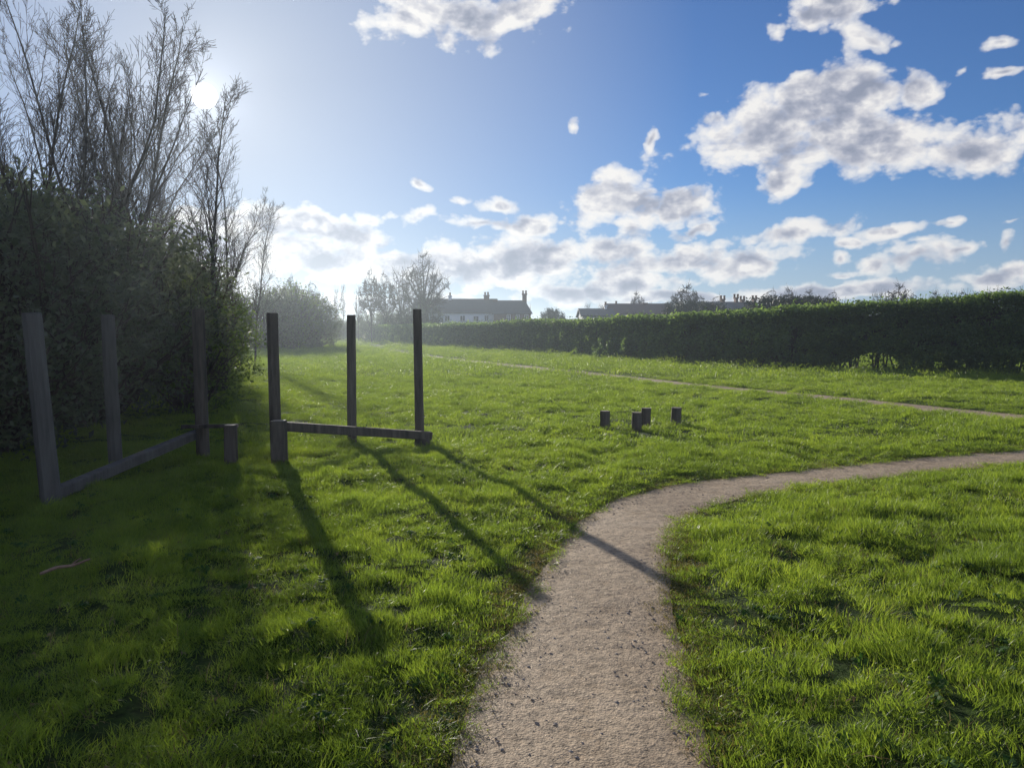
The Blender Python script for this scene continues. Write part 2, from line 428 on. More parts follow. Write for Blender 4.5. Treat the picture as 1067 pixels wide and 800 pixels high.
# rank tufts picked out by clump noise
scatter(2600, rect(-5.5, 6.5, .8, 9), [12, 13], 1.0, zs=(.7, 1.2), margin=.25, filt=lambda x, y, pd: fbm(x * 3.4, y * 3.4, seed=61, oct=3) > .55)
scatter(1000, rect(-5, 6, .8, 9), [14, 15], 1.0, zs=(.9, 1.1), margin=.05, filt=lambda x, y, pd: fbm(x * .9, y * .9, seed=161, oct=2) > .48)
scatter(1900, rect(-5, 6, .8, 10), [16, 17], 1.0, zs=(.9, 1.2), margin=.0)
scatter(220, rect(-5, 5, .8, 9), [18], .6, zs=(.9, 1.2), margin=-.25)
scatter(9000, wedge(8, 42, 2), [12, 13], 2.0, zs=(.45, .8), margin=.3, filt=lambda x, y, pd: fbm(x * 1.9, y * 1.9, seed=261, oct=3) > .53)
# worn dry edge beside the path
scatter(26000, wedge(1.5, 14, 1.5), [10, 11], 1.0, zs=(.7, 1.2), margin=-.03, filt=lambda x, y, pd: (pd < .22) | ((np.hypot(x - .55, (y - 6.6) * .8) < .55)))
scatter(7000, rect(-3, 3, .6, 6), [10, 11], 1.0, zs=(.7, 1.2), margin=-.03, filt=lambda x, y, pd: pd < .2)
pts = np.concatenate(pts); rot = np.concatenate(rot); scl = np.concatenate(scl); idx = np.concatenate(idx)
print('grass instances', len(pts))

def instancer(name, pts, rot, scl, idx, protos):
    me = bpy.data.meshes.new(name); me.vertices.add(len(pts)); me.vertices.foreach_set('co', pts.astype(np.float32).ravel())
    for nm, arr in (('rot', rot), ('scl', scl)):
        a = me.attributes.new(nm, 'FLOAT_VECTOR', 'POINT'); a.data.foreach_set('vector', arr.astype(np.float32).ravel())
    a = me.attributes.new('idx', 'INT', 'POINT'); a.data.foreach_set('value', idx.astype(np.int32))
    o = obj(name, me)
    ng = bpy.data.node_groups.new(name, 'GeometryNodeTree')
    ng.interface.new_socket('Geometry', in_out='INPUT', socket_type='NodeSocketGeometry')
    ng.interface.new_socket('Geometry', in_out='OUTPUT', socket_type='NodeSocketGeometry')
    gi = ng.nodes.new('NodeGroupInput'); go = ng.nodes.new('NodeGroupOutput')
    io = ng.nodes.new('GeometryNodeInstanceOnPoints'); jn = ng.nodes.new('GeometryNodeJoinGeometry')
    for p in reversed(protos):
        oi = ng.nodes.new('GeometryNodeObjectInfo'); oi.inputs['Object'].default_value = p
        oi.inputs['As Instance'].default_value = True
        ng.links.new(oi.outputs['Geometry'], jn.inputs[0])
    def att(nm, t):
        n = ng.nodes.new('GeometryNodeInputNamedAttribute'); n.data_type = t; n.inputs['Name'].default_value = nm; return n
    ar, as_, ai = att('rot', 'FLOAT_VECTOR'), att('scl', 'FLOAT_VECTOR'), att('idx', 'INT')
    e2r = ng.nodes.new('FunctionNodeEulerToRotation')
    lk = ng.links.new
    lk(gi.outputs[0], io.inputs['Points']); lk(jn.outputs[0], io.inputs['Instance'])
    io.inputs['Pick Instance'].default_value = True
    lk(ai.outputs['Attribute'], io.inputs['Instance Index'])
    lk(ar.outputs['Attribute'], e2r.inputs[0]); lk(e2r.outputs[0], io.inputs['Rotation'])
    lk(as_.outputs['Attribute'], io.inputs['Scale']); lk(io.outputs[0], go.inputs[0])
    md = o.modifiers.new('scatter', 'NODES'); md.node_group = ng
    return o
grass = instancer('grass', pts, rot, scl, idx, protos)
tag(grass, 'rough green meadow grass covering the ground on both sides of the path', 'grass', kind='stuff')

# loose stones on the near path
def stone_me(seed):
    r = np.random.RandomState(seed)
    V = np.array([(1,0,0),(-1,0,0),(0,1,0),(0,-1,0),(0,0,1),(0,0,-1),(.6,.6,.5),(-.6,.6,.4),(-.6,-.6,.5),(.6,-.6,.4)], float)
    V *= (1 + r.randn(len(V), 1) * .15); V[:, 2] *= .55
    Fc = [(0,2,6),(2,6,4),(0,6,4),(2,1,7),(2,7,4),(1,7,4),(1,3,8),(1,8,4),(3,8,4),(3,0,9),(3,9,4),(0,9,4),(0,2,5),(2,1,5),(1,3,5),(3,0,5)]
    return mesh_np('stone', V, Fc, M['stone'])
sp_ = [proto(stone_me(s)) for s in range(4)]
x = rs.rand(60000) * 6 - 2; y = 1.0 + 10 * rs.rand(60000) ** 1.4
pd = path_dist(x, y); k = (pd < .03) & (rs.rand(len(pd)) < .35 + .65 * np.exp(pd * 4)) & (fbm(x * 2, y * 2, seed=91) > .38)
x, y = x[k], y[k]; s = .0020 + .009 * rs.rand(len(x)) ** 7
o = instancer('gravel', np.c_[x, y, np.full(len(x), .009)], np.c_[rs.randn(len(x)) * .2, rs.randn(len(x)) * .2, rs.rand(len(x)) * 6.28], np.c_[s, s, s], rs.randint(0, 4, len(x)), sp_)
tag(o, 'small loose grey stones scattered over the trodden path', 'gravel', kind='stuff')
print('stones', len(x))

# ------------------------------------------------------------------ bare trees
def grow(seed, H=10, n1=24, n2=6, n3=5, t0=.2, ang=.8, len1=.38, tw=.006, r0=.09, up=.25, wob=.12, trunk_lean=.03, crook=.1, fork=0, curveup=.1, l2=.42, l3=.38):
    r = np.random.RandomState(seed); A = []; B = []
    def perp(d):
        a = r.randn(3); a -= a.dot(d) * d; return a / (np.linalg.norm(a) + 1e-9)
    def br(p, d, ln, rad, lev, seg, sides, dst, cr):
        P = [p.copy()]; Rr = [rad]
        d = d.copy()
        for k in range(seg):
            d = d + r.randn(3) * cr + np.array([0, 0, curveup * (0 if lev == 0 else 1)]); d /= np.linalg.norm(d)
            p = p + d * ln / seg; P.append(p.copy()); Rr.append(max(tw, rad * (1 - (k + 1) / seg * .85)))
        dst.append((P, Rr, sides)); return P, Rr
    def at_t(P, t):
        s = t * (len(P) - 1); i = min(int(s), len(P) - 2); f = s - i
        return P[i] * (1 - f) + P[i + 1] * f, (P[i + 1] - P[i]) / (np.linalg.norm(P[i + 1] - P[i]) + 1e-9)
    stems = []
    if fork:
        P, Rr = br(np.array([0, 0, -.1]), np.array([r.randn() * .03, r.randn() * .03, 1.]), H * t0, r0, 0, 4, 7, A, .03)
        Rr[-1] = Rr[-2]
        for k in range(fork):
            a = k * 2 * math.pi / fork + r.rand() * .8; s = .25 + .75 * r.rand()
            d = np.array([math.cos(a) * s * ang, math.sin(a) * s * ang, 1.]); d /= np.linalg.norm(d)
            q, _ = at_t(P, .75 + .25 * r.rand())
            stems.append(br(q, d, H * (1 - t0) * (.8 + .3 * r.rand()) * 1.02, r0 * .55, 0, 9, 6, A, crook))
    else:
        stems.append(br(np.array([0, 0, -.1]), np.array([r.randn() * trunk_lean, r.randn() * trunk_lean, 1.]), H, r0, 0, 13, 7, A, crook * .5))
    per = max(1, int(n1 / len(stems)))
    for P, Rr in stems:
        tt0 = .12 if fork else t0
        for k in range(per):
            t = tt0 + (1 - tt0) * ((k + r.rand()) / per) * .98
            q, d0 = at_t(P, t); rad = np.interp(t * (len(P) - 1), range(len(P)), Rr) * .5
            L1 = H * len1 * (1 - .72 * (t - tt0) / (1 - tt0)) * (.7 + .6 * r.rand()) * (.75 if fork else 1)
            d = d0 * math.cos(ang) + perp(d0) * math.sin(ang); d[2] += up; d /= np.linalg.norm(d)
            P1, R1 = br(q, d, L1, max(tw * 1.6, rad), 1, 7, 5, A if k % 3 == 0 else B, wob)
            for k2 in range(n2):
                t2 = .15 + .85 * (k2 + r.rand()) / n2
                q2, d2 = at_t(P1, min(t2, .99)); e = d2 * .75 + perp(d2) * .65; e[2] += up * .5; e /= np.linalg.norm(e)
                P2, R2 = br(q2, e, L1 * l2 * (1.15 - t2 * .6) * (.7 + .5 * r.rand()), max(tw * 1.15, R1[3] * .5), 2, 4, 3, B, wob)
                for k3 in range(n3):
                    t3 = .1 + .9 * (k3 + r.rand()) / n3
                    q3, d3 = at_t(P2, min(t3, .99)); g_ = d3 * .8 + perp(d3) * .6; g_ /= np.linalg.norm(g_)
                    br(q3, g_, L1 * l2 * l3 * (.6 + .7 * r.rand()), tw, 3, 2, 3, B, wob)
    va, fa = tubes(A); vb, fb = tubes(B)
    top = vb[:, 2].max()
    wid = np.percentile(np.hypot(vb[:, 0], vb[:, 1]), 96)
    return va / top, fa, vb / top, fb, wid / top

def tree_proto(seed, **kw):
    va, fa, vb, fb, w = grow(seed, **kw)
    return (mesh_np('trunk', va, fa, M['bark'], True), mesh_np('crown', vb, fb, M['twig']), w)

TP = {}
TP['birch_a'] = tree_proto(1, H=10, n1=34, n2=7, n3=6, t0=.16, ang=.75, len1=.30, tw=.0045, r0=.075, up=.35)
TP['birch_b'] = tree_proto(2, H=9, n1=32, n2=7, n3=6, t0=.12, ang=.7, len1=.32, tw=.0045, r0=.07, up=.4, trunk_lean=.12)
TP['ash_a'] = tree_proto(3, H=10, n1=52, n2=7, n3=6, t0=.28, ang=.6, len1=.32, tw=.0040, r0=.085, up=.3, fork=4, crook=.07)
TP['ash_b'] = tree_proto(14, H=10, n1=52, n2=7, n3=6, t0=.2, ang=.42, len1=.32, tw=.0040, r0=.085, up=.3, fork=3, crook=.07)
def crown_tree(seed, Rx=.5, cz=.58, Rz=.43, ntip=420, ntw=5, tw=.003, r0=.024, limbs=9, up=.0):
    """unit-height tree: limbs reach out to a rounded crown, branchlets fill it"""
    r = np.random.RandomState(seed); A = []; B = []
    tr = np.array([[0, 0, -.02], [r.randn() * .008, r.randn() * .008, .18], [r.randn() * .015, r.randn() * .015, .42], [r.randn() * .03, r.randn() * .03, .7], [r.randn() * .04, r.randn() * .04, .95]])
    tt = np.linspace(0, 1, 13); trk = np.stack([np.interp(tt, np.linspace(0, 1, 5), tr[:, k]) for k in range(3)], 1)
    A.append((trk, r0 * (1 - .93 * tt ** .8), 8)); nodes = [trk[4:]]; 
    for k in range(limbs):
        a = k * 2.399 + r.rand() * .5; e = .1 + 1.1 * (k + .5) / limbs
        tgt = np.array([math.cos(a) * math.cos(e) * Rx, math.sin(a) * math.cos(e) * Rx, cz + math.sin(e) * Rz]) * (.88 + .12 * r.rand()); i = 3 + int(5 * r.rand() * (.4 + .6 * k / limbs)); p = trk[i]
        mid_ = p * .5 + tgt * .5 + np.array([0, 0, -.05 + .12 * r.rand()]) + r.randn(3) * .03; u = np.linspace(0, 1, 9)[:, None]
        q = (1 - u) ** 2 * p + 2 * u * (1 - u) * mid_ + u ** 2 * tgt + np.cumsum(r.randn(9, 3) * .009, 0) * u
        A.append((q, np.maximum(tw, r0 * .5 * (1 - .85 * u[:, 0])), 6)); nodes.append(q[1:])
    ND = np.concatenate(nodes)
    for k in range(ntip):
        d = r.randn(3); d[2] = abs(d[2]) * 1.15 - .45; d /= np.linalg.norm(d); rad = (.45 + .55 * r.rand() ** .5) * (.86 + .22 * math.sin(d[0] * 5 + seed) * math.cos(d[1] * 4 + d[2] * 3))
        tgt = np.array([d[0] * Rx * rad, d[1] * Rx * rad, cz + d[2] * Rz * rad])
        dd = np.linalg.norm(ND - tgt, axis=1) + .6 * np.maximum(0, ND[:, 2] - tgt[2] + .03); p = ND[np.argmin(dd + r.rand(len(dd)) * .08)]
        mid_ = p * .5 + tgt * .5 + r.randn(3) * .02 + np.array([0, 0, -.01]); q = np.array([p, (p + mid_) / 2 + r.randn(3) * .008, mid_, (mid_ + tgt) / 2 + r.randn(3) * .01, tgt])
        B.append((q, [tw * 2.2, tw * 1.9, tw * 1.6, tw * 1.3, tw], 4))
        ax = tgt - mid_; ax /= np.linalg.norm(ax) + 1e-9
        for j in range(ntw):
            s0 = q[2] * (1 - j / ntw) + tgt * (j / ntw); e = s0 + (ax * .6 + r.randn(3) * .5 + np.array([0, 0, up])) * .07 * (.6 + .8 * r.rand())
            B.append(([s0, (s0 + e) / 2 + r.randn(3) * .004, e], [tw, tw * .9, tw * .7], 3))
    va, fa = tubes(A); vb, fb = tubes(B); top = vb[:, 2].max()
    return (mesh_np('trunk', va / top, fa, M['bark'], True), mesh_np('crown', vb / top, fb, M['twig']), Rx / top)
TP['far_a'] = crown_tree(5, Rx=.62, cz=.62, Rz=.38, ntip=260, tw=.0034, r0=.034, limbs=12)
TP['far_b'] = crown_tree(6, Rx=.42, cz=.58, Rz=.42, ntip=210, tw=.0028, r0=.026, up=.2, limbs=10)
TP['far_r'] = crown_tree(12, Rx=.5, cz=.52, Rz=.48, ntip=330, ntw=5, tw=.0018, r0=.034, limbs=16, up=.2)
TP['far_c'] = crown_tree(8, Rx=.3, cz=.55, Rz=.45, ntip=90, tw=.0022, r0=.020, up=.3)

TREE_GROUP = {'near': 'bare trees rising out of the left thicket', 'mid': 'bare trees beside the cottages', 'far': 'bare trees on the skyline beyond the hedge'}
def tree(kind, px, Y, top, label, group, width=None, rz=None, lean=0, name='bare_tree', z0=0, ivy=None):
    x, y, z = at(px, top, Y); H = z
    tm, cm, w = TP[kind]
    o = empty(name, (x, y, z0), rz if rz is not None else rs.rand() * 6.28)
    o.rotation_euler[1] = lean * math.cos(o.rotation_euler[2]); o.rotation_euler[0] = lean * math.sin(o.rotation_euler[2])
    sx = H if width is None else (width / F * Y) / 2 / w
    o.scale = (sx, sx, H)
    obj('trunk', tm, o); obj('crown', cm, o)
    tag(o, label, 'tree', TREE_GROUP.get(group, group))
    return o

near = [
 ('ash_b', 36, 13.5, -60, 'tall bare tree with a wide forked trunk near the left edge', 0.4),
 ('birch_b', -25, 12, -40, 'bare tree at the far left edge, trunk just out of sight', 1.2),
 ('ash_a', 88, 17, -30, 'tall hazy bare tree between the forked one and the slim pair', 2.0),
 ('birch_a', 122, 21, -10, 'thin pale bare tree behind the hazy crown left of the slim pair', 3.3),
 ('birch_a', 152, 19, 8, 'taller of the two slim bare trees left of the sun', 0.2),
 ('birch_b', 188, 17, 52, 'slim bare tree directly below and left of the sun', 4.4),
 ('ash_b', 232, 25, 118, 'broad twiggy bare tree on the right side below the sun', 5.0),
 ('birch_a', 262, 36, 212, 'small leaning bare tree at the right end of the thicket', 2.5),
 ('birch_a', 12, 17, -20, 'bare tree in front of the far left crowns, left of the forked trunk', 3.0),
 ('ash_b', 104, 25, 25, 'bushy bare tree filling the gap behind the thin pale one', 2.7),
 ('birch_b', 138, 27, 45, 'small dense bare tree just left of the taller slim one', 0.9),
 ('ash_b', 206, 31, 150, 'low twiggy bare tree between the slim one below the sun and the broad one', 1.9),
 ('ash_a', 62, 22, 20, 'bare tree seen deep behind the forked tree', 1.0),
]
for kind, px, Y, top, lab, rz in near: tree(kind, px, Y, top, lab, 'near', rz=rz)
mid = [
 ('far_b', 386, 92, 273, 'upright bare tree left of the round one by the cottage', 28),
 ('far_b', 402, 95, 277, 'slender bare tree second from left in the cottage clump', 28),
 ('far_c', 417, 93, 272, 'narrow bare tree just left of the round tree', 26),
 ('far_r', 440, 90, 257, 'round headed bare tree above the white cottage, largest of its clump', 60),
 ('far_c', 373, 100, 296, 'short bare tree left of the cottage clump', 12),
 ('far_c', 350, 105, 294, 'spindly bare sapling standing alone beside the large round bush', 7),
 ('far_c', 357, 110, 289, 'taller spindly bare sapling left of the cottage clump', 7),
 ('far_b', 303, 70, 281, 'bare tree rising above the large round bush', 34),
 ('far_b', 326, 68, 288, 'small bare tree on the right shoulder of the large round bush', 26),
]
for kind, px, Y, top, lab, w in mid: tree(kind, px, Y, top, lab, 'mid', width=w)
far = [
 ('far_c', 612, 118, 312, 'tiny bare tree behind the white gable', 9),
 ('far_c', 626, 118, 313, 'tiny bare tree between white gable and brick chimney', 8),
 ('far_a', 664, 108, 298, 'small wind bent bare tree above the long dark roof', 20),
 ('far_c', 678, 115, 311, 'very small bare tree right of the wind bent one', 8),
 ('far_c', 699, 115, 309, 'small faint bare tree left of the wide crowned one', 14),
 ('far_a', 716, 104, 290, 'wide crowned dark bare tree left of the chimneys', 44),
 ('far_b', 746, 111, 304, 'low bare tree right beside the wide crowned one', 26),
 ('far_b', 802, 100, 297, 'bare tree at the left end of the dark evergreens', 26),
 ('far_a', 822, 100, 294, 'spreading bare tree behind the middle of the dark evergreens', 36),
 ('far_a', 845, 104, 296, 'spreading bare tree behind the right part of the dark evergreens', 34),
 ('far_b', 866, 108, 299, 'pale bare tree at the right end of the dark evergreens', 22),
 ('far_a', 936, 79, 289, 'tallest bare tree over the near hedge, with open branches', 42),
 ('far_c', 914, 86, 298, 'bare tree left of the tallest tree over the near hedge', 16),
 ('far_a', 976, 86, 297, 'low umbrella shaped bare tree over the near hedge', 26),
 ('far_b', 1006, 86, 299, 'small twiggy bare tree right of the umbrella shaped one', 22),
 ('far_b', 1042, 72, 296, 'twiggy bare tree by the right edge over the near hedge', 30),
]
for kind, px, Y, top, lab, w in far: tree(kind, px, Y, top, lab, 'far', width=w)
# ivy up the trunk of the round headed tree
big = [o for o in bpy.data.objects if o.get('label', '').startswith('round headed bare tree')][0]

# ------------------------------------------------------------------ leaves
def leaf_quads(P, size, seed, updir=.3, aspect=1.7):
    r = np.random.RandomState(seed); n = len(P)
    nrm = r.randn(n, 3); nrm[:, 2] = np.abs(nrm[:, 2]) + updir; nrm /= np.linalg.norm(nrm, axis=1)[:, None]
    a = r.randn(n, 3); a -= (a * nrm).sum(1)[:, None] * nrm; a /= np.linalg.norm(a, axis=1)[:, None]
    b = np.cross(nrm, a); s = size * (.55 + .9 * r.rand(n))[:, None]
    V = np.stack([P - a * s * .5 * aspect, P - b * s * .42 + nrm * s * .12, P + a * s * .5 * aspect, P + b * s * .42 + nrm * s * .12], 1)
    f = np.arange(n * 4).reshape(-1, 4)
    return V.reshape(-1, 3), f

def shrub_proto(seed, n, leaf, mat, nclump=140, Rx=.5, shoots=40, tw=.004, hollow=.35, low=.02):
    """unit height shrub, radius Rx"""
    r = np.random.RandomState(seed)
    u = r.randn(nclump, 3); u /= np.linalg.norm(u, axis=1)[:, None]
    rad = hollow + (1 - hollow) * r.rand(nclump) ** .6
    rad *= .8 + .35 * vnoise(u[:, 0] * 2 + 5, u[:, 1] * 2 + 5, u[:, 2] * 2 + 5, seed=seed)
    c = u * rad[:, None] * np.array([Rx, Rx, .5]) + np.array([0, 0, .5]); 
    w = r.rand(nclump) ** 1.5 + .2; w /= w.sum()
    which = r.choice(nclump, n, p=w)
    sg = (.035 + .05 * r.rand(nclump))[which][:, None]
    P = c[which] + np.clip(r.randn(n, 3), -1.9, 1.9) * sg * np.array([1.2, 1.2, .9]); P[:, 2] = np.abs(P[:, 2] - low) + low
    lv, lf = leaf_quads(P, leaf, seed + 1)
    pol = []
    for k in range(shoots):
        t = c[r.randint(nclump)] * np.array([1.05, 1.05, 1]) ; t = t + np.array([0, 0, .06 + .08 * r.rand()])
        b = np.array([r.randn() * .05, r.randn() * .05, 0]); mid_ = (b + t) / 2 + r.randn(3) * .05 + np.array([0, 0, .05])
        pol.append(([b, (b + mid_) / 2 + r.randn(3) * .015, mid_, (mid_ + t) / 2 + r.randn(3) * .015, t], [tw * 2.6, tw * 2, tw * 1.5, tw, tw * .6], 4))
        for q in range(5):
            s = mid_ * (1 - q / 5) + t * (q / 5); e = s + r.randn(3) * .07 + np.array([0, 0, .07])
            pol.append(([s, (s + e) / 2 + r.randn(3) * .01, e], [tw * .8, tw * .6, tw * .4], 3))
    bv, bf = tubes(pol)
    return (mesh_np('foliage', lv, lf, M[mat]), mesh_np('stems', bv, bf, M['twig']))

SP = {
 'thick_a': shrub_proto(101, 15000, .016, 'leaf_dark', Rx=.62, shoots=120),
 'thick_b': shrub_proto(102, 15000, .016, 'leaf_dark', Rx=.60, shoots=120),
 'spring': shrub_proto(103, 7000, .017, 'leaf_spring', Rx=.52, shoots=120, nclump=110),
 'far': shrub_proto(104, 9000, .022, 'leaf_dark', Rx=.75, shoots=90, tw=.005),
 'ever': shrub_proto(105, 16000, .030, 'leaf_ever', Rx=.95, shoots=20, hollow=.2),
}
def shrub(kind, x, y, h, label, group, wscale=1, name='shrub', cat='shrub', rz=None):
    o = empty(name, (x, y, -.02), rs.rand() * 6.28 if rz is None else rz); o.scale = (h * wscale, h * wscale, h)
    fo, st = SP[kind]; obj('foliage', fo, o); obj('stems', st, o)
    return tag(o, label, cat, group)

G1 = 'leafy shrubs forming the shaded thicket on the left'
thick = [
 ('thick_a', -6.4, 6.2, 2.9, 'dark shrub at the left edge beside the nearest leaning post'),
 ('thick_b', -6.7, 9.6, 3.6, 'dark shrub behind the nearest leaning post and the low rail'),
 ('thick_a', -7.05, 12.6, 3.75, 'dense dark shrub behind the second grey post'),
 ('thick_b', -8.3, 16.0, 3.8, 'dense dark shrub under the slim bare tree'),
 ('thick_a', -9.7, 20.5, 3.9, 'dark shrub under the broad twiggy tree'),
 ('thick_b', -9.6, 11.0, 4.3, 'tall dark shrub in the second row behind the forked tree'),
 ('thick_a', -10.8, 15.5, 5.2, 'tallest dark shrub in the second row of the thicket'),
 ('thick_b', -12.6, 20.5, 5.0, 'shadowy shrub deep in the thicket below the slim pair of trees'),
 ('thick_a', -11.8, 25.5, 4.2, 'dark shrub at the right end of the thicket under the small leaning tree'),
 ('thick_b', -15.0, 28.0, 5.0, 'shadowy shrub behind the right end of the thicket'),
 ('thick_a', -14.2, 33.0, 4.0, 'distant dark shrub between the thicket and the large round bush'),
]
for k, x, y, h, lab in thick: shrub(k, x, y, h, lab, G1)
G2 = 'pale green shrubs coming into leaf at the edge of the thicket'
for k, x, y, h, lab in (
 ('spring', -6.15, 14.6, 2.5, 'pale green budding shrub just right of the tall dark post'),
 ('spring', -7.6, 19.4, 2.6, 'budding shrub with spring leaves behind the pale nearer one'),
 ('spring', -9.9, 25.0, 3.1, 'farther budding shrub to the left of the tall frame post'),
 ('spring', -17.4, 60.5, 5.2, 'greenish budding shrub on the right shoulder of the large round bush')):
    shrub(k, x, y, h, lab, G2)
G3 = 'distant dark bushes at the far end of the field'
for k, px, Y, top, ws, lab in (
 ('far', 300, 62, 297, .95, 'large round dark bush standing out into the field on the left'),
 ('far', 268, 58, 296, .9, 'dark bush joined to the left side of the large round bush'),
 ('far', 325, 66, 306, .8, 'lower dark bush on the right flank of the large round bush'),
 ('far', 352, 118, 329, 1.1, 'low hazy bush closing the gap at the end of the field'),
 ('far', 378, 116, 327, 1.1, 'low hazy bush left of the cottage clump of trees'),
 ('far', 392, 104, 322, .9, 'bush under the upright bare tree left of the cottage'),
 ('far', 408, 100, 320, .9, 'bush under the slender bare trees left of the cottage'),
 ('far', 425, 92, 319, .8, 'bush under the left side of the round headed tree'),
 ('far', 441, 86, 316, .75, 'bush around the trunk of the round headed tree')):
    x, y, z = at(px, top, Y); shrub(k, x, y, z, lab, G3, ws, name='bush', cat='bush')
G4 = 'dark evergreens on the skyline'
for px, Y, top, ws, lab in (
 (575, 118, 320, .42, 'small pointed dark evergreen standing alone right of the brick cottage'),
 (812, 62, 307, .75, 'dark evergreen, left one of the skyline mass'),
 (829, 63, 308, .8, 'dark evergreen in the middle of the skyline mass'),
 (845, 61, 308.5, .75, 'dark evergreen right of the middle of the skyline mass'),
 (857, 60, 307, .5, 'dark evergreen, rounded right end of the skyline mass'),
 (713, 78, 312, .6, 'dark evergreen under the wide crowned bare tree'),
 (728, 80, 313, .55, 'dark evergreen right of the wide crowned bare tree'),
 (741, 79, 313, .5, 'dark evergreen beside the terrace with many chimneys')):
    x, y, z = at(px, top, Y); shrub('ever', x, y, z, lab, G4, ws, name='evergreen_tree', cat='tree')
G5 = 'distant bushes closing the horizon'
for i, (px, Y, top, lab) in enumerate((
 (332, 150, 331, 'faint far bush at the left of the field opening'), (318, 165, 326, 'faint far bush behind the large round bush'),
 (366, 170, 333, 'faint far bush behind the shortest frame post'))):
    x, y, z = at(px, top, Y); shrub('far', x, y, z, lab, G5, 1.8, name='bush', cat='bush')

# ivy on the big tree
r = np.random.RandomState(5); n = 3500
zz = r.rand(n) ** 1.1 * 5.4; rr = (.55 + .35 * r.rand(n)) * (1.1 - zz / 8); aa = r.rand(n) * 6.28
v, f = leaf_quads(np.c_[rr * np.cos(aa), rr * np.sin(aa), zz], .22, 9)
iv = obj('ivy', mesh_np('ivy', v / np.array([big.scale[0], big.scale[1], big.scale[2]]), f, M['leaf_dark']), big)

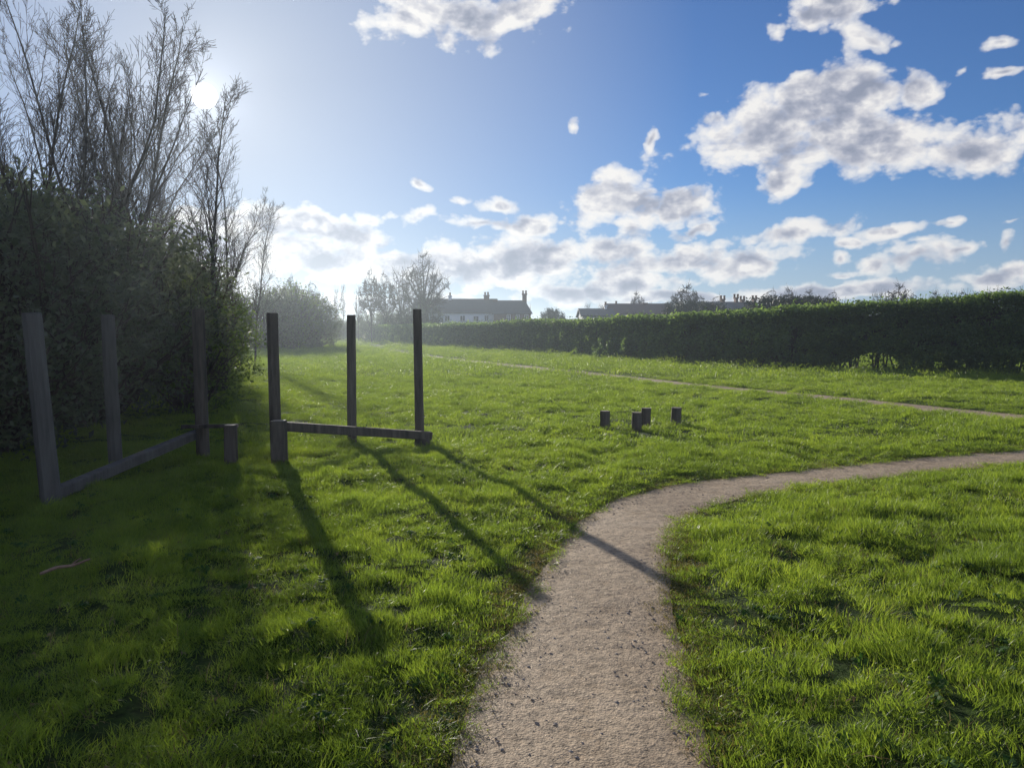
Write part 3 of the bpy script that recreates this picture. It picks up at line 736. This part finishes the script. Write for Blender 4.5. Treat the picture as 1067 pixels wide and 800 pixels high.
# ------------------------------------------------------------------ hedge
HB = [(27.0, 19.5, 3.0), (17.9, 26.6, 2.95), (13.9, 29.6, 2.75), (10.8, 32.4, 2.62), (6.2, 41.0, 2.40), (.3, 56.0, 2.35), (-6.3, 68.0, 2.25), (-13.0, 86.0, 2.3), (-20.4, 107.0, 2.4)]
HP = spline(HB, 500)
def hedge_section(i0, i1, dens, leaf, seed, label, gaps, width=1.7):
    r = np.random.RandomState(seed)
    P = HP[i0:i1]; d = np.r_[0, np.cumsum(np.linalg.norm(np.diff(P[:, :2], axis=0), axis=1))]; Lh = d[-1]
    T = np.gradient(P[:, :2], axis=0); T /= np.linalg.norm(T, axis=1)[:, None]
    Nb = np.c_[T[:, 1], -T[:, 0]]                     # points away from the camera side or to it
    if Nb[0].dot(P[0, :2]) < 0: Nb = -Nb               # away from the camera
    root = empty('hedge', (0, 0, 0))
    n = int(Lh * dens)
    s = r.rand(n) * Lh
    px_, py_, hh = (np.interp(s, d, P[:, k]) for k in range(3)); nxx, nyy = np.interp(s, d, Nb[:, 0]), np.interp(s, d, Nb[:, 1])
    hh = hh + .16 * (vnoise(s * .5, s * 0, seed=seed) - .5) + .10 * (vnoise(s * 2.1, s * 0, seed=seed + 1) - .5)
    # profile parameter: 0..1 front face, 1..1.45 top, rest back
    u = r.rand(n) * 1.75
    z = np.where(u < 1, u * hh, np.where(u < 1.4, hh, (1.75 - u) / .35 * hh))
    off = np.where(u < 1, 0, np.where(u < 1.4, (u - 1) / .4 * width, width))
    lump = .42 * (fbm(s * 1.1, z * 1.3, seed=seed + 3) - .5) * 2
    inn = r.exponential(.15, n) + (u >= .9) * r.exponential(.16, n)
    corner = .55 * sstep(.45, 1.0, z / hh) 
    off = np.where(u < 1, off + lump + inn + corner, np.where(u < 1.4, off, off + lump))
    z = np.where((u >= 1) & (u < 1.4), z - inn * .8, z)
    z = np.where((u >= 1) & (u < 1.4), z - np.abs(r.randn(n)) * .10 + .1 * r.rand(n), z)
    # loose shoots above the top
    sh = (r.rand(n) < .03) & (u >= .95) & (u < 1.4); z = z + sh * r.rand(n) * .3
    keep = np.ones(n, bool)
    if gaps:
        g_ = vnoise(s * .55, s * 0 + 3, seed=seed + 8); lim = .15 + .62 * sstep(.38, .75, g_)
        keep &= (z > lim) | (r.rand(n) < .16)
        body = vnoise(s * .8, z * 1.5, seed=seed + 4)
    holes = fbm(s * 2.3, z * 2.6, seed=seed + 12, oct=2); keep &= (holes > .31) | (r.rand(n) < .3)
    Pn = np.c_[px_ + nxx * off, py_ + nyy * off, np.maximum(z, .03)][keep]
    v, f = leaf_quads(Pn, leaf, seed + 5, updir=.25, aspect=1.5)
    obj('foliage', mesh_np('foliage', v, f, M['leaf_hedge']), root)
    # branch mass inside: crossing twigs and a lumpy core
    k = len(P); V = []; P = P.copy()
    prof = [(0, .0), (.05, .35), (.12, .7), (.2, .93), (.5, 1.0), (.8, .93), (.95, .6), (1, 0)]
    z0 = .62 if gaps else .02
    for i in range(k):
        for (a, b) in prof:
            jit = .12 * (r.rand() - .5)
            oo = .62 + (width - 1.05) * a + jit + (.3 * b if a < .4 else 0); zz = z0 + (P[i, 2] - .48 - z0) * b + jit * (b > 0)
            if gaps: zz += .5 * (vnoise(np.array([d[i] * .9]), np.array([2.]), seed=77)[0] - .5) * (b == 0)
            V.append((P[i, 0] + Nb[i, 0] * oo, P[i, 1] + Nb[i, 1] * oo, zz))
    m_ = len(prof); ii = (np.arange(k - 1)[:, None] * m_ + np.arange(m_)[None, :])
    jj = (np.arange(k - 1)[:, None] * m_ + (np.arange(m_)[None, :] + 1) % m_)
    fc = np.stack([ii.ravel(), jj.ravel(), jj.ravel() + m_, ii.ravel() + m_], -1)
    obj('inner_branches', mesh_np('inner_branches', np.array(V), fc, M['twig']), root)
    if gaps:
        for q in range(60):
            s_ = (q + .2 + .6 * r.rand()) / 60 * Lh; x0, y0 = np.interp(s_, d, P[:, 0]), np.interp(s_, d, P[:, 1]); ax, ay = np.interp(s_, d, Nb[:, 0]), np.interp(s_, d, Nb[:, 1])
            o0 = .5 + .6 * r.rand(); b = np.array([x0 + ax * o0, y0 + ay * o0, -.05]); pol = []
            for w in range(r.randint(2, 4)):
                t = b + np.array([r.randn() * .22, r.randn() * .22, 1.15]); mm = (b + t) / 2 + r.randn(3) * .05
                pol.append(([b, mm, t], [.045, .032, .022], 5))
                for w2 in range(3): e = mm + np.array([r.randn() * .3, r.randn() * .3, .3 + .3 * r.rand()]); pol.append(([mm, (mm + e) / 2 + r.randn(3) * .03, e], [.015, .01, .007], 3))
            sv, sf = tubes(pol); obj('stem', mesh_np('stem', sv, sf, M['bark']), root)
    # bare winter shoots over the top
    pol = []
    for q in range(int(Lh * (9 if gaps else 5))):
        s_ = r.rand() * Lh; x0, y0, h0 = (np.interp(s_, d, P[:, k_]) for k_ in range(3)); ax, ay = np.interp(s_, d, Nb[:, 0]), np.interp(s_, d, Nb[:, 1])
        o0 = .2 + 1.3 * r.rand(); b = np.array([x0 + ax * o0, y0 + ay * o0, h0 - .3]); e = b + np.array([r.randn() * .12, r.randn() * .12, .35 + .25 * r.rand()])
        pol.append(([b, (b + e) / 2 + r.randn(3) * .02, e], [.009, .007, .004], 3))
    sv, sf = tubes(pol); obj('shoots', mesh_np('shoots', sv, sf, M['twig']), root)['kind'] = 'stuff'
    tag(root, label, 'hedge', 'clipped hedges along the far side of the field')
cut = int(np.argmin(np.hypot(HP[:, 0] - 11.6, HP[:, 1] - 31.6)))
hedge_section(0, cut + 1, 7500, .080, 301, 'nearer clipped hedge on the right with daylight gaps between its stems', True)
hedge_section(cut + 1, 500, 2600, .12, 302, 'long clipped hedge running away towards the white cottage', False)

# ------------------------------------------------------------------ timber frames
def pole_me(name, p0, p1, r0, r1, mat, sides=12, seed=0, square=False):
    rr = np.random.RandomState(seed); p0 = np.array(p0, float); p1 = np.array(p1, float)
    T = (p1 - p0) / np.linalg.norm(p1 - p0); ref = np.array([1, 0, 0.]) if abs(T[2]) > .6 else np.array([0, 0, 1.])
    U = np.cross(T, ref); U /= np.linalg.norm(U); W = np.cross(T, U); n = 14
    if square:
        ang = []; rad = []
        for q in range(4):
            for dl in (-.09, .09): ang.append(math.pi / 4 + q * math.pi / 2 + dl * 1.0); rad.append(1.0)
        ang = np.array(ang); rad = np.array(rad) * 1.30
    else:
        ang = np.arange(sides) * 2 * math.pi / sides; rad = 1 + .04 * rr.randn(sides)
    V = []; m = len(ang)
    ts = np.r_[0, .004, np.linspace(.03, .97, n - 4), .996, 1]; kk = np.r_[.93, 1, np.ones(n - 4), 1, .90]
    for t, q in zip(ts, kk):
        c = p0 + (p1 - p0) * t + U * .004 * math.sin(t * 5 + seed) ; rd = (r0 * (1 - t) + r1 * t) * q * rad * (1 + .012 * rr.randn(m))
        for a, b in zip(ang, rd): V.append(c + U * math.cos(a) * b + W * math.sin(a) * b)
    Fc = []
    for i in range(len(ts) - 1):
        for j in range(m): Fc.append((i * m + j, i * m + (j + 1) % m, (i + 1) * m + (j + 1) % m, (i + 1) * m + j))
    Fc.append(tuple(range(m))[::-1]); Fc.append(tuple((len(ts) - 1) * m + j for j in range(m)))
    me = mesh_np(name, V, Fc, mat)
    me.materials.append(M['endgrain'])
    me.polygons[len(me.polygons) - 1].material_index = 1; me.polygons[len(me.polygons) - 2].material_index = 1
    return me

def gp(px, py, z=0.0):
    x, y = ground_at(px, py); return (x, y, z)
def part(root, me, name):
    o = obj(name, me, root); o.location = tuple(-c for c in root.location); return o

x0, y0 = ground_at(362, 470)
fr = empty('timber_frame', (x0, y0, 0))
tag(fr, 'dark timber frame of three upright posts joined by one low beam, in the sunlit grass', 'post frame')
def upright(root, bx, by, tx, ty, r0, r1, mat, name='post', square=False, seed=0):
    gx_, gy_ = ground_at(bx, by); t = at(tx, ty, gy_)
    part(root, pole_me(name, (gx_, gy_, -.15), t, r0, r1, mat, seed=seed, square=square), name)
upright(fr, 288, 480, 283.5, 326, .068, .066, M['wood'], seed=1)
upright(fr, 367, 466, 366, 328, .064, .060, M['wood'], seed=2)
upright(fr, 437.5, 464, 434.5, 322, .068, .062, M['wood'], seed=3)
upright(fr, 291.5, 485, 290, 438, .085, .080, M['wood'], name='short_post', square=True, seed=4)
upright(fr, 440, 467, 440.5, 450, .10, .098, M['wood'], name='short_post', square=True, seed=5)
b0 = at(285, 443.5, 9.30); b1 = at(449, 454, 10.45)
part(fr, pole_me('beam', b0, b1, .058, .055, M['wood'], square=True, seed=6), 'beam')

x0, y0 = ground_at(120, 495)
fl = empty('timber_frame', (x0, y0, 0))
tag(fl, 'shaded timber frame of three upright posts and low rails in front of the thicket', 'post frame')
upright(fl, 55, 532, 33, 326, .088, .080, M['wood_grey'], seed=7)
upright(fl, 121, 490, 112, 328, .080, .075, M['wood_grey'], seed=8)
upright(fl, 212, 482, 206, 322, .080, .072, M['wood'], seed=9)
upright(fl, 241, 491, 240, 442.5, .062, .060, M['wood'], name='short_post', square=True, seed=10)
b0 = at(58, 514, 6.95); b1 = at(212, 449, 9.5)
part(fl, pole_me('rail', b0, b1, .055, .05, M['wood_grey'], square=True, seed=11), 'rail')
b0 = at(190, 444.5, 9.3); b1 = at(247, 443.5, 8.9)
part(fl, pole_me('rail', b0, b1, .022, .022, M['wood'], square=True, seed=12), 'rail')

# ------------------------------------------------------------------ four low stumps
def stump(px, base, top, w, label, seed):
    x, y = ground_at(px, base); z = at(px, top, y)[2]; rr = w / 2 / F * y
    g0 = float(relief(np.array([x]), np.array([y]), path_dist([x], [y]))[0]) 
    o = empty('log_stump', (x, y, 0))
    obj('log', pole_me('log', (0, 0, -.1), (.004 * seed, 0, z), rr * 1.03, rr, M['wood'], sides=14, seed=20 + seed), o)
    tag(o, label, 'stump', 'short upright log stumps set in the grass')
stump(630, 450, 428, 10.5, 'leftmost of the four short log stumps in the grass', 1)
stump(663, 451, 429.5, 10.5, 'second log stump from the left, standing nearest to the viewer', 2)
stump(672.5, 446, 425, 9.8, 'third log stump from the left, partly behind the nearest one', 3)
stump(703.5, 446.5, 424.5, 10.5, 'rightmost of the four short log stumps in the grass', 4)

# fallen stick
x, y = ground_at(68, 612)
st = obj('fallen_stick', None or mesh_np('fallen_stick', *tubes([(np.array([[-.09, -.10, .10], [-.03, -.03, .118], [.04, .03, .112], [.10, .11, .13]]), [.010, .011, .009, .006], 7), (np.array([[.03, .02, .113], [.03, .06, .125], [.05, .10, .14]]), [.006, .005, .003], 5)]), solid('stick_bark', [(.3, (.22, .12, .08)), (.7, (.38, .25, .18))], scale=20, bump=.3), True), None, (x, y, .02))
tag(st, 'short reddish fallen stick lying on the shaded grass at left', 'stick')

# ------------------------------------------------------------------ buildings
def house(name, label, px0, px1, Y, ridge, eave, depth, wall, roof, windows=(), chims=(), gable_r=0.0, gable_wall=None, door=None):
    xa, _, zr = at(px0, ridge, Y + depth / 2); xb = at(px1, ridge, Y + depth / 2)[0]; ze = at(px0, eave, Y)[2]
    xa = at(px0, eave, Y)[0]; xb = at(px1, eave, Y)[0]; w = xb - xa
    root = empty(name, (xa, Y, 0)); tag(root, label, 'house')
    mb = MB(); D = depth
    mb.add([(0,0,-.2),(w,0,-.2),(w,D,-.2),(0,D,-.2),(0,0,ze),(w,0,ze),(w,D,ze),(0,D,ze),(0,D/2,zr-.12),(w,D/2,zr-.12)],
           [(0,1,5,4),(1,2,6,9,5),(2,3,7,6),(3,0,4,8,7)])
    mb.build('wall', M[wall], root)
    rb = MB(); ov = .25; g2 = gable_r
    for sy in (0, 1):
        e = -ov if sy == 0 else D + ov; ez = ze - .12
        rb.add([(-ov,e,ez),(w+ov,e,ez),(w+ov-g2,D/2,zr),(-ov,D/2,zr),(-ov,e,ez+.14),(w+ov,e,ez+.14),(w+ov-g2,D/2,zr+.14),(-ov,D/2,zr+.14)],
               [(0,1,2,3),(4,5,6,7),(0,1,5,4),(1,2,6,5),(3,0,4,7)])
    if g2: rb.add([(w+ov,-ov,ze),(w+ov,D+ov,ze),(w+ov-g2,D/2,zr+.12)], [(0,1,2)])
    rf = rb.build('roof', M[roof], root)
    for cpx, ctop, cw, pots in chims:
        cx_, _, cz = at(cpx, ctop, Y + D / 2); cx_ -= xa; cw_ = cw / F * (Y + D / 2) / 2
        c = MB(); c.box(cx_-cw_, cx_+cw_, D/2-.4, D/2+.4, zr-.6, cz-.1); c.box(cx_-cw_-.07, cx_+cw_+.07, D/2-.47, D/2+.47, cz-.1, cz+.06)
        ch = c.build('chimney', M['brick' if wall != 'render_white' or pots != 1 else 'render_white'], root)
        for q in range(pots):
            ox = (q - (pots - 1) / 2) * .42
            v, f = tubes([(np.array([(cx_+ox, D/2, cz+.04), (cx_+ox, D/2, cz+.25), (cx_+ox, D/2, cz+.5)]), [.14, .12, .15], 8)])
            obj('chimney_pot', mesh_np('chimney_pot', v, f, M['pot']), ch)
    for (wx, wt, wb, ww) in windows:
        xx, _, zt = at(wx, wt, Y); zb = at(wx, wb, Y)[2]; hw = ww / F * Y / 2; xx -= xa
        f = MB(); t = .09
        f.box(xx-hw, xx-hw+t, -.06, .02, zb, zt); f.box(xx+hw-t, xx+hw, -.06, .02, zb, zt)
        f.box(xx-hw+t, xx+hw-t, -.058, .018, zt-t, zt); f.box(xx-hw+t, xx+hw-t, -.058, .018, zb, zb+t); f.box(xx-.03, xx+.03, -.05, .016, zb+t, zt-t)
        wn = f.build('window', M['frame'], root)
        p = MB(); p.box(xx-hw+t, xx+hw-t, -.03, -.01, zb+t, zt-t); p.build('pane', M['glass'], wn)
    return root
house('cottage', 'long white cottage with grey slate roof and two chimneys behind the hedge', 430, 516, 108, 312.3, 325.5, 7, 'render_white', 'slate',
      windows=[(452, 328.5, 335, 6), (466, 328.5, 335, 6), (482, 328.5, 335, 6), (496, 329, 335, 6), (507, 328, 335, 5)],
      chims=[(469, 308.5, 3.0, 1), (507, 308, 5.5, 2)])
b = house('cottage', 'dark brick cottage with white windows and tall end chimney beside the white one', 514.5, 553, 107, 314, 326.5, 7, 'brick', 'slate',
      windows=[(530, 327.5, 335, 4.0), (539.5, 327.5, 335, 4.0), (548.5, 327.5, 335, 4.0)], chims=[(516, 313, 4.5, 0), (546.5, 306.5, 4.6, 2)], gable_r=1.0)
house('house', 'low house with white gable end and dark roof left of the long roof', 607, 640, 96, 322.5, 329, 7, 'render_white', 'slate', windows=[(611, 329.5, 333, 3)], chims=[(631, 318.5, 2.4, 1)])
house('house', 'long dark roofed house below the wind bent bare tree', 636, 703, 101, 317.3, 327, 9, 'brick', 'tile', windows=[(650, 328, 332, 4), (668, 328, 332, 4), (686, 328, 332, 4)], chims=[(642, 317.5, 2.6, 1), (672, 316, 4.0, 0)])
house('terraced_house', 'dark roofed terrace with several chimney stacks right of the evergreens', 738, 792, 94, 315.5, 322, 9, 'brick', 'slate', windows=[(752, 323, 326, 4), (770, 323, 326, 4)], chims=[(753, 312, 3.0, 2), (767, 310.5, 2.6, 2), (773.5, 312.5, 3.0, 2), (786, 312, 2.8, 2)])

# ------------------------------------------------------------------ haze
hz = MB(); hz.box(-960, 960, -960, 960, -1.6, 14)
m, nt, out = new_mat('glare_haze')
pv = N(nt, 'ShaderNodeVolumePrincipled'); pv.inputs['Density'].default_value = .0011; pv.inputs['Color'].default_value = (.76, .89, 1.0, 1); pv.inputs['Anisotropy'].default_value = .66  # forward-scattering volume added to imitate the glare veil towards the sun
nt.links.new(pv.outputs[0], out.inputs['Volume'])
tag(hz.build('haze', m), 'thin haze added to imitate the glare veil around the sun', 'haze', kind='stuff')

# ------------------------------------------------------------------ sun and sky
dx, dy, dz = direction(213, 100); sd = Vector((dx, dy, dz)).normalized()
AZ = math.atan2(sd.x, sd.y); EL = math.asin(sd.z)
sl = bpy.data.lights.new('sun', 'SUN'); sl.energy = 5.0; sl.angle = R(.55); sl.color = (1, .93, .82)
so = bpy.data.objects.new('sun', sl); COL.objects.link(so); so.rotation_euler = sd.to_track_quat('Z', 'Y').to_euler(); so.location = (0, 0, 30)

w = bpy.data.worlds.new('World'); sc.world = w; w.use_nodes = True; w.cycles.sampling_method = 'NONE'; nt = w.node_tree; nt.nodes.clear(); L = nt.links.new
out = N(nt, 'ShaderNodeOutputWorld'); bg = N(nt, 'ShaderNodeBackground'); bg.inputs['Strength'].default_value = .11; L(bg.outputs[0], out.inputs['Surface'])
sky = N(nt, 'ShaderNodeTexSky'); sky.sky_type = 'NISHITA'; sky.sun_disc = False; sky.sun_elevation = EL; sky.sun_rotation = AZ % (2 * math.pi)
sky.air_density = 1.0; sky.dust_density = .0; sky.ozone_density = 2.2; sky.altitude = 100
tc = N(nt, 'ShaderNodeTexCoord'); nv = N(nt, 'ShaderNodeVectorMath', operation='NORMALIZE'); L(tc.outputs['Generated'], nv.inputs[0])
sep = N(nt, 'ShaderNodeSeparateXYZ'); L(nv.outputs[0], sep.inputs[0])
def math_(op, a, b=None, c=None, clamp=False):
    n = N(nt, 'ShaderNodeMath', operation=op, use_clamp=clamp)
    for k, v in enumerate((a, b, c)):
        if v is None: continue
        if isinstance(v, (int, float)): n.inputs[k].default_value = v
        else: L(v, n.inputs[k])
    return n.outputs[0]
def mapr(v, a, b, c=0.0, d=1.0, smooth=True):
    n = N(nt, 'ShaderNodeMapRange'); n.interpolation_type = 'SMOOTHSTEP' if smooth else 'LINEAR'; n.clamp = True
    L(v, n.inputs[0])
    for k, q in enumerate((a, b, c, d)): n.inputs[k + 1].default_value = q
    return n.outputs[0]
az = math_('ARCTAN2', sep.outputs[0], sep.outputs[1]); el = math_('ARCSINE', sep.outputs[2])
cmb = N(nt, 'ShaderNodeCombineXYZ'); L(az, cmb.inputs[0]); L(el, cmb.inputs[1])
p0 = cmb.outputs[0]
wn = N(nt, 'ShaderNodeTexNoise', i_Scale=9.0, i_Detail=3.0, i_Roughness=.55); L(p0, wn.inputs['Vector'])
ws = N(nt, 'ShaderNodeVectorMath', operation='SUBTRACT'); L(wn.outputs['Color'], ws.inputs[0]); ws.inputs[1].default_value = (.5, .5, .5)
wm = N(nt, 'ShaderNodeVectorMath', operation='MULTIPLY_ADD'); L(ws.outputs[0], wm.inputs[0]); wm.inputs[1].default_value = (.075, .045, 0); L(p0, wm.inputs[2])
pw = wm.outputs[0]
def azel(px, py):
    x, y, z = direction(px, py); return math.atan2(x, y), math.atan2(z, math.hypot(x, y))
BL = [  # px, py, rx, ry, tilt (deg, + = right end up)
 (482, 14, 100, 24, -4), (430, 24, 50, 24, 0), (545, 16, 48, 16, 0), (595, 128, 7, 11, 0), (681, 144, 4, 14, -20),
 (860, 8, 62, 22, 6), (808, 28, 18, 18, 0), (912, 44, 26, 16, -35), (728, 101, 10, 5, 0),
 (855, 108, 112, 40, 8), (800, 142, 70, 58, 0), (905, 148, 125, 46, -6), (1015, 152, 80, 38, -10), (815, 190, 44, 20, 0), (945, 92, 30, 20, -30), (740, 125, 20, 6, -30),
 (660, 208, 76, 40, 4), (705, 212, 46, 30, 0), (655, 240, 40, 22, 0), (722, 240, 30, 8, 10),
 (826, 245, 58, 14, 8), (932, 244, 34, 7, 6), (888, 257, 18, 5, 0), (983, 235, 24, 5, 5), (958, 256, 22, 5, 0),
 (1056, 250, 12, 14, 0), (1062, 229, 20, 4, 6), (1052, 48, 18, 6, 12), (1050, 72, 26, 4, 8), (1010, 72, 12, 5, 10),
 (432, 192, 9, 5, -15), (474, 209, 14, 5, 0), (520, 214, 26, 10, 0), (505, 235, 50, 10, -5), (560, 238, 40, 16, 4), (388, 233, 22, 9, 0), (425, 232, 22, 10, 30),
 (330, 240, 110, 18, -4), (300, 268, 110, 28, 0), (470, 282, 130, 26, 0), (560, 270, 90, 24, -3), (620, 300, 120, 20, 3), (700, 272, 70, 20, 6),
 (780, 275, 70, 18, 5), (640, 262, 50, 18, 0), (860, 302, 120, 11, 0), (960, 270, 62, 18, 10), (1000, 262, 34, 10, 12), (915, 278, 26, 9, 0), (880, 284, 14, 3, 5), (876, 270, 8, 6, 0),
 (1040, 292, 60, 15, 10), (420, 318, 160, 12, 0), (200, 250, 120, 30, 0), (150, 290, 200, 30, 0), (230, 225, 60, 14, -8), (700, 310, 120, 9, 0), (1150, 130, 60, 30, -5), (-60, 280, 160, 40, 0),
]
acc = None
for (bx, by, rx, ry, tl) in BL:
    a0, e0 = azel(bx, by); rxx = abs(azel(bx + rx, by)[0] - azel(bx - rx, by)[0]) / 2; ryy = abs(azel(bx, by + ry)[1] - azel(bx, by - ry)[1]) / 2
    mp = N(nt, 'ShaderNodeMapping'); mp.vector_type = 'TEXTURE'; mp.inputs['Location'].default_value = (a0, e0, 0); mp.inputs['Rotation'].default_value = (0, 0, R(tl)); mp.inputs['Scale'].default_value = (rxx, ryy, 1)
    L(pw, mp.inputs['Vector']); ln = N(nt, 'ShaderNodeVectorMath', operation='LENGTH'); L(mp.outputs[0], ln.inputs[0])
    k = min(1.0, .30 + math.sqrt(rx * ry) / 60.0)                   # small puffs are thin
    v = math_('MULTIPLY_ADD', ln.outputs['Value'], -k, k)
    acc = v if acc is None else math_('MAXIMUM', acc, v)
# more cloud outside the part the photograph shows
outn = N(nt, 'ShaderNodeTexNoise', i_Scale=2.6, i_Detail=2.0); L(p0, outn.inputs['Vector'])
outm = math_('MULTIPLY', mapr(math_('ABSOLUTE', az), .75, 1.0), mapr(outn.outputs['Fac'], .41, .61))
base = math_('MAXIMUM', acc, math_('MULTIPLY_ADD', outm, 1.2, -.8))
base = math_('MAXIMUM', base, -.9)
def cn(offset):
    mp = N(nt, 'ShaderNodeMapping'); mp.inputs['Scale'].default_value = (1, 1.45, 1); mp.inputs['Location'].default_value = (offset[0], offset[1] * 1.45, 0)
    L(p0, mp.inputs['Vector'])
    t = N(nt, 'ShaderNodeTexNoise', i_Scale=14.0, i_Detail=7.0, i_Roughness=.54, i_Distortion=.1); L(mp.outputs[0], t.inputs['Vector'])
    jm = N(nt, 'ShaderNodeVectorMath', operation='MULTIPLY_ADD'); L(t.outputs['Color'], jm.inputs[0]); jm.inputs[1].default_value = (.035, .035, 0); L(mp.outputs[0], jm.inputs[2])
    vo = N(nt, 'ShaderNodeTexVoronoi', i_Scale=20.0, i_Detail=3.0, i_Roughness=.55); vo.voronoi_dimensions = '2D'; L(jm.outputs[0], vo.inputs['Vector'])
    lowt = N(nt, 'ShaderNodeTexNoise', i_Scale=8.0, i_Detail=2.0, i_Roughness=.5); L(mp.outputs[0], lowt.inputs['Vector'])
    puff = math_('MULTIPLY_ADD', vo.outputs['Distance'], -.26, .13)
    full = math_('ADD', math_('ADD', t.outputs['Fac'], puff), math_('MULTIPLY_ADD', lowt.outputs['Fac'], .5, -.25))
    return full, lowt.outputs['Fac'], t.outputs['Fac']
na, la, ta = cn((0, 0)); nb, lb, tb = cn((.008, -.013))
dens = math_('ADD', base, math_('MULTIPLY', math_('SUBTRACT', na, .435), 2.0))
alpha = math_('MULTIPLY', math_('ADD', mapr(dens, -.10, .14), mapr(dens, .0, .45)), .5)
soft = math_('ADD', base, math_('MULTIPLY', math_('SUBTRACT', math_('ADD', la, math_('MULTIPLY', ta, .5)), .72), 2.0))
thick = math_('MULTIPLY', mapr(soft, .0, .75), mapr(dens, .10, .55))
rel = math_('MULTIPLY', math_('SUBTRACT', nb, na), 2.6)
lit = math_('SUBTRACT', 1.02, math_('MULTIPLY', thick, .68)); lit = math_('SUBTRACT', lit, rel, clamp=True)
cr = ramp(nt, [(0, (.31, .35, .46)), (.3, (.42, .45, .56)), (.6, (.64, .65, .72)), (.85, (.86, .85, .87)), (1, (1, .98, .96))]); L(lit, cr.inputs['Fac'])
cg = N(nt, 'ShaderNodeVectorMath', operation='SCALE'); L(cr.outputs['Color'], cg.inputs[0]); L(mapr(math_('ABSOLUTE', az), 1.0, 1.9, 7.4, 9.0), cg.inputs['Scale'])  # unseen clouds behind the camera, brightened to fill the shaded sides
# aureole of the sun in the air high above, and the disc
dp = N(nt, 'ShaderNodeVectorMath', operation='DOT_PRODUCT'); L(nv.outputs[0], dp.inputs[0]); dp.inputs[1].default_value = tuple(sd)
ang = math_('ARCCOSINE', math_('MINIMUM', dp.outputs['Value'], .9999999))
tint = N(nt, 'ShaderNodeMix', data_type='RGBA', blend_type='MULTIPLY'); tint.inputs[0].default_value = 1
L(sky.outputs[0], tint.inputs[6]); tint.inputs[7].default_value = (.33, .51, .80, 1)
low = mapr(el, R(11), R(0)); lowc = N(nt, 'ShaderNodeMix', data_type='RGBA'); L(math_('MULTIPLY', low, .75), lowc.inputs[0]); L(tint.outputs[2], lowc.inputs[6]); lowc.inputs[7].default_value = (3.3, 4.1, 5.2, 1)
grey = mapr(ang, R(33), R(4), 0, .80, False); gm = N(nt, 'ShaderNodeMix', data_type='RGBA'); L(grey, gm.inputs[0]); L(lowc.outputs[2], gm.inputs[6]); gm.inputs[7].default_value = (3.7, 4.1, 4.8, 1)
mxs = N(nt, 'ShaderNodeMix', data_type='RGBA', blend_type='MIX'); L(alpha, mxs.inputs[0]); L(gm.outputs[2], mxs.inputs[6]); L(cg.outputs[0], mxs.inputs[7])
disc = math_('MULTIPLY', mapr(ang, R(.85), R(.3)), 300.0)
aur = math_('MULTIPLY', math_('EXPONENT', math_('MULTIPLY', ang, -34.0)), 4.0)
aur2 = math_('MULTIPLY', math_('EXPONENT', math_('MULTIPLY', ang, -6.0)), .9)
tot = math_('ADD', math_('ADD', disc, aur), aur2)
gc = N(nt, 'ShaderNodeVectorMath', operation='SCALE'); gc.inputs[0].default_value = (1.0, .97, .95); L(tot, gc.inputs['Scale'])
fin = N(nt, 'ShaderNodeVectorMath', operation='ADD'); L(mxs.outputs[2], fin.inputs[0]); L(gc.outputs[0], fin.inputs[1])
L(fin.outputs[0], bg.inputs['Color'])

# ------------------------------------------------------------------ camera and render
cam = bpy.data.cameras.new('camera'); cam.sensor_width = 36; cam.lens = 36 * F / 1067; cam.clip_start = .05; cam.clip_end = 5000
co = bpy.data.objects.new('camera', cam); COL.objects.link(co); co.location = (0, 0, EYE); co.rotation_euler = (R(90) - PITCH, 0, 0); sc.camera = co
sc.view_settings.view_transform = 'Standard'; sc.view_settings.look = 'None'; sc.view_settings.exposure = .12; sc.view_settings.gamma = 1
cy = sc.cycles
cy.max_bounces = 4; cy.diffuse_bounces = 2; cy.glossy_bounces = 1; cy.transmission_bounces = 3; cy.transparent_max_bounces = 6; cy.volume_bounces = 0
cy.use_denoising = True; cy.sample_clamp_indirect = 6
